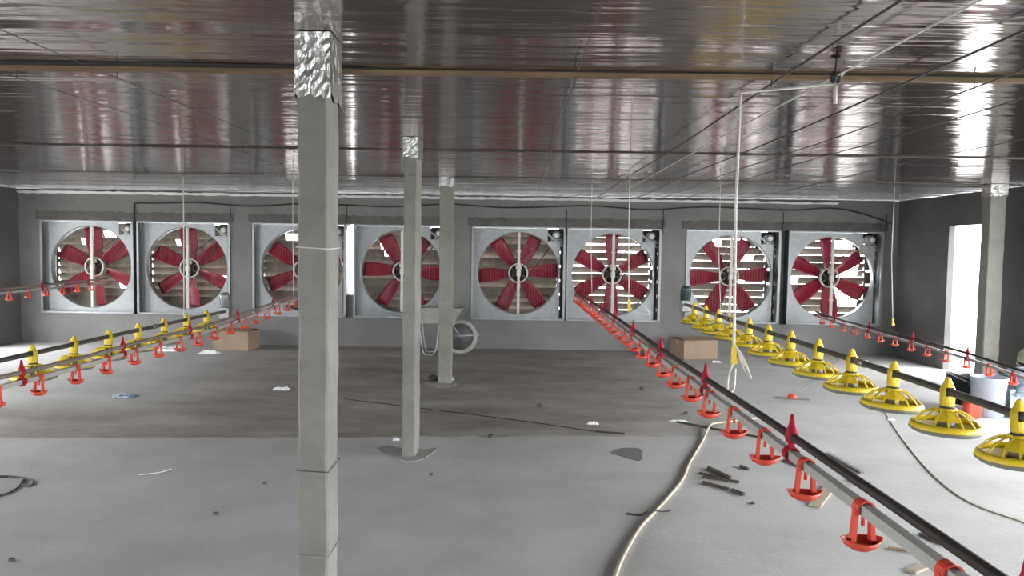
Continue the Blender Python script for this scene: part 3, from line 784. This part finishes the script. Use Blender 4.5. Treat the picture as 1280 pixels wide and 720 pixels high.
V = []; F = []
for (x0, x1, yy, z) in ((-.55, -.08, .17, wr+.20), (-.72, .06, .25, wr+.42), (-.71, .05, .24, wr+.42), (-.545, -.085, .165, wr+.21)):
    V += [(x0, -yy, z), (x1, -yy, z), (x1, yy, z), (x0, yy, z)]
for i in range(3):
    for k in range(4): F.append((4*i+k, 4*i+(k+1) % 4, 4*i+4+(k+1) % 4, 4*i+4+k))
F += [(3, 2, 1, 0), (12, 13, 14, 15)]
mb.add(V, F).build('tub', 'pvc', t)

# ------------------------------------------------------------------ bucket corner by the doorway
bp = at(1234, 519, z=0); r0 = .150
t = thing('plastic_bucket', 'pale blue plastic bucket standing on the floor beneath the doorway drinker line', 'bucket', (bp.x, bp.y, 0))
hb = .365
mb = MB(); mb.lathe([(0, .006), (.120, .006), (.125, 0), (.130, .01), (r0-.004, hb-.06), (r0+.004, hb-.055), (r0+.004, hb-.02), (r0+.008, hb-.01), (r0+.008, hb), (r0-.004, hb), (r0-.008, hb-.02), (.122, .02), (0, .016)], 40); mb.build('bucket_body', 'bucket', t)
mb = MB(); mb.tube([((r0+.012)*math.cos(a), (r0+.012)*math.sin(a)*.95, hb-.04-.10*math.sin(a)) for a in [PI*i/16 for i in range(17)]], .003, 6); mb.build('bail_handle', 'steel', t)
tp = at(1204, 500, y=7.25)
t = thing('black_tub', 'black plastic tub tipped against the pale bucket', 'tub', (tp.x-.02, 7.33, .0))
M = Matrix.Translation((0, 0, .175)) @ Matrix.Rotation(math.radians(18), 4, 'Y') @ Matrix.Rotation(math.radians(10), 4, 'X') @ Matrix.Scale(.85, 4)
mb = MB(); mb.lathe([(0, -.15), (.12, -.15), (.13, -.145), (.165, .13), (.178, .135), (.178, .15), (.16, .15), (.158, .13), (.122, -.135), (0, -.138)], 32, M); mb.build('tub_body', 'black_plastic', t)
mb = MB(); mb.lathe([(.178, .138), (.19, .138), (.19, .148), (.178, .148)], 32, M, closed=True); mb.build('rim', 'black_plastic', t)
gp = at(1205, 520, z=0)
t = thing('red_jug', 'small red plastic jug on the floor left of the pale bucket', 'jug', (gp.x+.02, gp.y-.08, 0))
mb = MB(); mb.rbox(-.065, .065, -.05, .05, 0, .15, .015); mb.build('jug_body', 'red', t)
mb = MB(); mb.lathe([(.022, .15), (.022, .175), (0, .175)], 14); mb.build('cap', 'red', t)
mb = MB(); mb.tube(smooth_path([(-.05, 0, .148), (-.045, 0, .185), (.0, 0, .19), (.02, 0, .176)], 4), .008, 8); mb.build('handle', 'red', t)
rp = at(1221, 466, x=5.42)
def lump(name, lab, cat, loc, s, seed, m='stone', flat=.6):
    r = random.Random(seed); mb = MB(); V = []; F = []; n, k_ = 9, 6
    for i in range(k_+1):
        th = PI*i/k_
        for k in range(n):
            q = s*(1+r.uniform(-.22, .22)); a = 2*PI*k/n
            V.append((q*math.sin(th)*math.cos(a), q*math.sin(th)*math.sin(a), q*math.cos(th)*flat+s*flat*.8))
    for i in range(k_):
        for k in range(n): F.append((i*n+k, i*n+n+k, i*n+n+(k+1) % n, i*n+(k+1) % n))
    o = mb.add(V, F).build(name, m, None, loc); return tag(o, lab, cat)
lump('stone', 'rough stone on the floor by the doorway jamb', 'stone', (5.42, 8.95, 0), .07, 3)

# ------------------------------------------------------------------ floor litter
FL = .0
def on_floor(px_, py_, up=0): p = at(px_, py_, z=0); return Vector((p.x, p.y, up))
def floor_cord(name, pts, r, m, lab, cat):
    return tag(MB().tube(smooth_path([on_floor(q[0], q[1], r+(q[2] if len(q) > 2 else 0)) for q in pts], 6), r, 7).build(name, m), lab, cat)
floor_cord('garden_hose', [(768, 726), (778, 700), (800, 662), (824, 636), (852, 603), (862, 580), (878, 553), (884, 541, .012), (889, 535, .022), (897, 532, .014), (915, 528), (960, 522)], .010, 'hose', 'cream hose snaking over the floor left of the centre drinker line', 'hose')
floor_cord('thin_wire', [(1104, 512), (1118, 535), (1140, 565), (1172, 600), (1215, 630), (1290, 657)], .004, 'hose', 'thin tan wire curving over the bright floor below the yellow pans', 'wire')
floor_cord('thin_wire', [(430, 499), (520, 510), (640, 525), (745, 540)], .004, 'darkwood', 'long thin dark wire on the brownish floor beyond the middle post', 'wire')
floor_cord('thin_wire', [(990, 494), (1010, 482), (1040, 458), (1052, 446)], .003, 'steel', 'fine grey wire leading away from the red clip', 'wire')
floor_cord('wire_coil', [(-25, 596), (5, 596), (28, 598), (41, 602), (38, 608), (26, 606), (30, 600), (20, 612), (0, 620), (-30, 622), (-40, 608), (-25, 598), (10, 597)], .005, 'rubber', 'loose black wire coil at the left photo edge', 'wire')
floor_cord('white_string', [(172, 594), (186, 593), (200, 591), (214, 587)], .004, 'rope', 'short curved white string on the bare floor', 'string')
floor_cord('bent_wire', [(783, 643), (800, 645), (808, 645, .018), (814, 644, .024), (820, 643, .018), (830, 640), (838, 639)], .005, 'iron', 'short dark bent wire lying across the cream hose', 'wire')

def stick(p0, p1, w, h, m, lab, name='wood_offcut', cat='stick', lift=0):
    a, c = on_floor(*p0), on_floor(*p1); v = c-a; L = v.length
    mb = MB(); M = Matrix.Translation((a.x, a.y, lift)) @ Matrix.Rotation(math.atan2(v.y, v.x), 4, 'Z')
    mb.rbox(0, L, -w/2, w/2, 0, h, min(w, h)*.18, M); return tag(mb.build(name, m), lab, cat)
stick((885, 586), (913, 599), .022, .02, 'darkwood', 'dark stick lying uppermost in the small heap of sticks')
stick((874, 592), (905, 599), .016, .012, 'darkwood', 'thin dark stick, second from top in the small heap')
stick((878, 597), (924, 604), .020, .016, 'darkwood', 'longest dark stick in the small heap')
stick((878, 604), (912, 613), .020, .016, 'darkwood', 'dark stick along the lower side of the small heap')
stick((914, 614), (930, 620), .024, .02, 'darkwood', 'short dark stub at the end of the lowest stick')
stick((925, 584), (936, 588), .02, .018, 'darkwood', 'short brown stub lying apart from the heap')
stick((846, 528), (958, 549), .018, .014, 'darkwood', 'long thin brown batten crossing under the end of the cream hose')
stick((980, 576), (1024, 592), .03, .014, 'darkwood', 'brown stick on the floor beneath the centre drinker line')
stick((1018, 634), (1040, 606), .07, .012, 'palewood', 'flat pale board end under the centre drinker line')
stick((1070, 633), (1060, 613), .035, .012, 'steel', 'grey metal strip right of the pale board end')
stick((1110, 686), (1160, 693), .018, .012, 'wood', 'thin brown stick right of the nearest red cup')
stick((1034, 567), (1078, 592), .03, .012, 'steel', 'grey strip lying along under the black pipe')
stick((1062, 600), (1082, 608), .02, .02, 'darkwood', 'short dark stick behind the black pipe, nearer')
stick((1150, 668), (1180, 682), .025, .012, 'darkwood', 'dark stick glimpsed beyond the pipe at the lower right')
stick((745, 540), (781, 543), .02, .012, 'darkwood', 'dark rod at the end of the long thin wire')
stick((1138, 716), (1160, 708), .05, .014, 'palewood', 'pale wood chip at the bottom edge under the drinker line')
a = on_floor(990, 499)
t = thing('plastic_clip', 'orange clip on a grey metal strip lying on the floor', 'clip', (a.x, a.y, 0), math.radians(-14))
mb = MB(); mb.rbox(-.17, .17, -.018, .018, 0, .012, .004); mb.build('metal_strip', 'steel', t)
mb = MB(); mb.lathe([(0, .012), (.045, .012), (.05, .02), (.035, .045), (0, .05)], 12); mb.rbox(-.02, .02, -.035, .035, .012, .055, .006); mb.build('orange_grip', 'red', t)

def packet(px_, py_, w, d, h, m, lab, rz, name='plastic_packet', cat='packet'):
    p = on_floor(px_, py_); r = random.Random(int(px_)); mb = MB(); V = []; F = []; n = 9
    for i in range(n+1):
        for k in range(n+1):
            e = min(1, min(i, n-i, k, n-k)/1.5); V.append(((i/n-.5+r.uniform(-.06, .06))*w*(1-.25*abs(k/n-.4)), (k/n-.5+r.uniform(-.06, .06))*d, .004+h*e*r.uniform(.15, 1)))
    for i in range(n):
        for k in range(n): F.append((i*(n+1)+k, (i+1)*(n+1)+k, (i+1)*(n+1)+k+1, i*(n+1)+k+1))
    q = len(V); V += [(x, y, .001) for x, y, z in V]
    for i in range(n):
        for k in range(n): F.append((q+i*(n+1)+k+1, q+(i+1)*(n+1)+k+1, q+(i+1)*(n+1)+k, q+i*(n+1)+k))
    for i in range(n):
        F += [(i*(n+1), q+i*(n+1), q+(i+1)*(n+1), (i+1)*(n+1)), ((i+1)*(n+1)+n, q+(i+1)*(n+1)+n, q+i*(n+1)+n, i*(n+1)+n), (i+1, q+i+1, q+i, i), (n*(n+1)+i, q+n*(n+1)+i, q+n*(n+1)+i+1, n*(n+1)+i+1)]
    return tag(mb.add(V, F).build(name, m, None, (p.x, p.y, 0)), lab, cat)
packet(155, 496, .20, .14, .035, 'blue_plastic', 'crumpled blue packet on the floor in front of the left drinker line', .2)
packet(352, 487, .17, .10, .03, 'white_paper', 'white scrap on the floor left of the nearest post', .1, 'paper_scrap', 'scrap')
packet(741, 530, .10, .05, .02, 'clear', 'cream scrap on the brownish floor near the long wire', .1, 'paper_scrap', 'scrap')
packet(213, 438, .32, .20, .06, 'white_paper', 'white plastic sheet beside the left cardboard box', .1, 'plastic_sheet', 'sheet')
packet(262, 442, .30, .10, .05, 'clear', 'crumpled clear wrapping at the foot of the left cardboard box', .1, 'plastic_sheet', 'sheet')
packet(895, 453, .14, .07, .02, 'white_paper', 'white scrap on the floor just right of the cardboard box', .1, 'paper_scrap', 'scrap')
packet(1113, 525, .07, .05, .012, 'white_paper', 'tiny white scrap on the bright floor under the third yellow pan', .1, 'paper_scrap', 'scrap')
packet(495, 550, .05, .04, .015, 'white_paper', 'tiny white scrap left of the middle post foot', .1, 'paper_scrap', 'scrap')
packet(565, 475, .05, .05, .03, 'white_paper', 'white crumb at the foot of the slim post', .1, 'paper_scrap', 'scrap')
packet(848, 527, .16, .03, .012, 'white_paper', 'white sliver at the end of the thin brown batten', .1, 'paper_scrap', 'scrap')
packet(44, 424, .3, .2, .08, 'white_paper', 'white crumpled sheet on the floor by the left wall corner', .1, 'plastic_sheet', 'sheet')
for i, (a, c, s, lab) in enumerate(((541, 476, .06, 'dark rubble lump left of the slim post foot'), (614, 547, .028, 'dark crumb on the edge of the brownish floor'), (803, 487, .03, 'small dark crumb near the drinker cups'),
                       (675, 509, .03, 'small dark crumb on the middle of the brownish floor'), (539, 594, .014, 'tiny dark speck in front of the middle post'), (270, 643, .014, 'tiny dark speck on the bare floor left of the front post'),
                       (331, 605, .014, 'tiny dark speck close to the front post'), (941, 630, .014, 'tiny dark chip below the stick heap'), (858, 518, .024, 'dark crumb above the thin brown batten'), (15, 701, .014, 'dark speck at the bottom left'))):
    p = on_floor(a, c); lump('debris_lump', lab, 'debris', (p.x, p.y, 0), s, 40+i)
# damp patch: a thin film of its own outline
pts = [on_floor(x, y, .002) for x, y in ((763, 566), (775, 561), (790, 560), (801, 562), (803, 569), (800, 576), (788, 574), (772, 569))]
mb = MB(); sp = smooth_path([*pts, pts[0]], 4)[:-1]; mb.prism([(p.x, p.y) for p in sp], 0.0005, .003)
tag(mb.build('damp_patch', 'damp'), 'dark damp patch on the floor left of the cream hose', 'stain')

for pts, lab in ((((470, 561), (486, 557), (498, 561), (512, 558), (530, 562), (546, 560), (540, 567), (526, 575), (508, 577), (494, 573), (480, 568)), 'dark cement spill round the foot of the middle post'),
                 (((530, 479), (542, 476), (566, 477), (572, 480), (560, 484), (544, 484)), 'dark dirt round the foot of the slim post')):
    p = smooth_path([on_floor(x, y) for x, y in pts]+[on_floor(*pts[0])], 3)[:-1]
    mb = MB(); mb.prism([(q.x, q.y) for q in p][::-1], .0005, .004); tag(mb.build('dirt_patch', 'spill'), lab, 'stain')

# ------------------------------------------------------------------ the squatting person by the bucket
def skin_mesh(name, nodes, links, m, parent=None, loc=(0, 0, 0), sub=2, root=0):
    """nodes: (x,y,z,r); grown with a Skin modifier"""
    me = bpy.data.meshes.new(name); me.from_pydata([n[:3] for n in nodes], links, []); me.update()
    o = bpy.data.objects.new(name, me); C.objects.link(o); o.location = loc
    if parent: o.parent = parent
    sk = o.modifiers.new('skin', 'SKIN'); sk.use_smooth_shade = True
    for i, n in enumerate(nodes):
        v = me.skin_vertices[0].data[i]; rr = n[3]; v.radius = rr if isinstance(rr, tuple) else (rr, rr); v.use_root = (i == root)
    ss = o.modifiers.new('sub', 'SUBSURF'); ss.levels = sub; ss.render_levels = sub
    me.materials.append(MT[m]); return o
hp = at(1285, 457, y=7.2)
# local frame: faces +x, origin on the floor under the hips; sits low and bends forward between the knees
FACE = math.radians(62)
ox, oy = hp.x-.40*math.cos(FACE), hp.y-.40*math.sin(FACE)
nodes = [(.0, 0, .125, .12), (.08, 0, .24, .115), (.18, 0, .325, .12), (.265, 0, .36, .10), (.325, 0, .39, .052), (.36, 0, .415, .055)]
links = [(0, 1), (1, 2), (2, 3), (3, 4), (4, 5)]
for s in (-1, 1):
    k = len(nodes)
    nodes += [(.03, s*.10, .12, .085), (.34, s*.27, .33, .062), (.27, s*.24, .11, .047), (.26, s*.24, .06, .036), (.34, s*.25, .035, (.035, .03)), (.42, s*.26, .028, (.03, .022))]
    links += [(0, k), (k, k+1), (k+1, k+2), (k+2, k+3), (k+3, k+4), (k+4, k+5)]
    k = len(nodes)
    nodes += [(.26, s*.16, .35, .055), (.40, s*.165, .215, .041), (.56, s*.10, .12, .031), (.60, s*.09, .105, (.036, .02)), (.645, s*.085, .095, (.037, .017))]
    links += [(3, k), (k, k+1), (k+1, k+2), (k+2, k+3), (k+3, k+4)]
    h = k+4
    for j, (dy, ln) in enumerate(((-.026, .062), (-.009, .072), (.009, .068), (.026, .054))):
        k = len(nodes)
        nodes += [(.66, s*.085+dy, .092, .0095), (.66+ln*.55, s*.085+dy*1.1, .080, .0085), (.66+ln*.9, s*.085+dy*1.1, .052, .0075)]
        links += [(h, k), (k, k+1), (k+1, k+2)]
    k = len(nodes)
    nodes += [(.63, s*.085-s*.04, .085, .010), (.655, s*.085-s*.055, .070, .0085)]
    links += [(h-1, k), (k, k+1)]
t = skin_mesh('person', nodes, links, 'skin', None, (ox, oy, 0)); t.rotation_euler = (0, 0, FACE)
tag(t, 'person in a pale green cap and blue-printed white shirt crouching right of the bucket', 'person')
# head as its own fuller surface joined at the neck: skull, jaw, nose, ears
def blob(mb, c, rx, ry, rz, n=20, k_=14, f=None, M=None):
    V = []; F = []
    for i in range(k_+1):
        th = PI*i/k_
        for k in range(n):
            a = 2*PI*k/n; p = Vector((rx*math.sin(th)*math.cos(a), ry*math.sin(th)*math.sin(a), rz*math.cos(th)))
            if f: p = f(p)
            if M: p = M @ p
            V.append(p+Vector(c))
    for i in range(k_):
        for k in range(n): F.append((i*n+k, i*n+n+k, i*n+n+(k+1) % n, i*n+(k+1) % n))
    return mb.add(V, F, True)
HC = Vector((.405, 0, .475)); HM = Matrix.Rotation(math.radians(18), 4, 'Y')
def skull(p):
    q = p.copy()
    if q.z < 0:
        u = -q.z/.12; q.y *= 1-.30*u; q.x = q.x*(1-.22*u)+.022*u
    if q.x > 0: q.x *= .93
    return q
mb = MB(); blob(mb, HC, .098, .076, .118, 24, 18, skull, HM)
def hd(x, y, z): return HC+HM @ Vector((x, y, z))
mb.tube([hd(.088, 0, .012), hd(.104, 0, -.018), hd(.108, 0, -.03), hd(.09, 0, -.04)], [.008, .011, .013, .008], 8)
for s in (-1, 1):
    blob(mb, hd(-.004, s*.078, -.012), .019, .008, .031, 12, 8, None, HM)
    mb.tube([hd(.006, s*.083, .014), hd(-.012, s*.087, .016), hd(-.02, s*.087, -.004), hd(-.012, s*.086, -.028), hd(.002, s*.082, -.036)], .0045, 6)
mb.tube([hd(.086, -.022, -.064), hd(.094, 0, -.062), hd(.086, .022, -.064)], .006, 6)
mb.tube([hd(-.03, 0, -.06), (.335, 0, .40), (.29, 0, .37)], [.052, .05, .058], 14)
mb.build('head', 'skin', t)
mb = MB()
for s in (-1, 1): blob(mb, hd(.081, s*.031, .012), .008, .012, .008, 10, 8, None, HM)
mb.build('eyes', 'white_paper', t)
def crown(p):
    q = p.copy(); 
    if q.z < -.0: q.z = max(q.z, -.045)
    return q
mb = MB(); blob(mb, HC+HM @ Vector((-.004, 0, .006)), .1015, .0805, .118, 24, 16, lambda p: Vector((p.x if p.x < .05 else .05+(p.x-.05)*.6, p.y, max(p.z, -.055 if p.x < -.02 else .005))), HM); mb.build('hair', 'hair', t)
mb = MB(); blob(mb, HC+HM @ Vector((-.002, 0, .022)), .112, .092, .118, 28, 18, lambda p: Vector((p.x, p.y, max(p.z, -.018-.05*max(0, -p.x/.11)))), HM)
V = []; F = []
for i in range(13):
    a = -1.15+2.3*i/12
    for (r, z) in ((.10, .0), (.175, -.016), (.175, -.021), (.10, -.006)):
        V.append(hd(r*math.cos(a) if r < .15 else .06+.125*math.cos(a)**.7 if math.cos(a) > 0 else .06, .093*math.sin(a), .012+z))
for i in range(12):
    for k in range(4): F.append((4*i+k, 4*i+(k+1) % 4, 4*i+4+(k+1) % 4, 4*i+4+k))
mb.add(V, F, True); mb.build('cap', 'cap', t)
# clothes follow the body
sn = [(.01, 0, .17, .137), (.08, 0, .25, .135), (.18, 0, .33, .142), (.255, 0, .365, .118), (.305, 0, .385, .07)]; sl = [(0, 1), (1, 2), (2, 3), (3, 4)]
for s in (-1, 1):
    k = len(sn); sn += [(.26, s*.16, .35, .074), (.335, s*.163, .277, .06), (.37, s*.164, .245, .054)]; sl += [(3, k), (k, k+1), (k+1, k+2)]
skin_mesh('shirt', sn, sl, 'shirt', t, root=1)
tn = [(-.01, 0, .135, .128)]; tl = []
for s in (-1, 1):
    k = len(tn); tn += [(.04, s*.10, .13, .1), (.345, s*.27, .33, .076), (.28, s*.242, .14, .06), (.268, s*.24, .09, .055)]; tl += [(0, k), (k, k+1), (k+1, k+2), (k+2, k+3)]
skin_mesh('trousers', tn, tl, 'trousers', t)
for s in (-1, 1):
    mb = MB(); mb.rbox(.23, .455, s*.25-.045, s*.25+.045, 0, .018, .006)
    mb.tube([(.35, s*.25-.045, .012), (.35, s*.25-.025, .07), (.35, s*.25+.025, .07), (.35, s*.25+.045, .012)], .007, 6); mb.build('sandal', 'shoe', t)
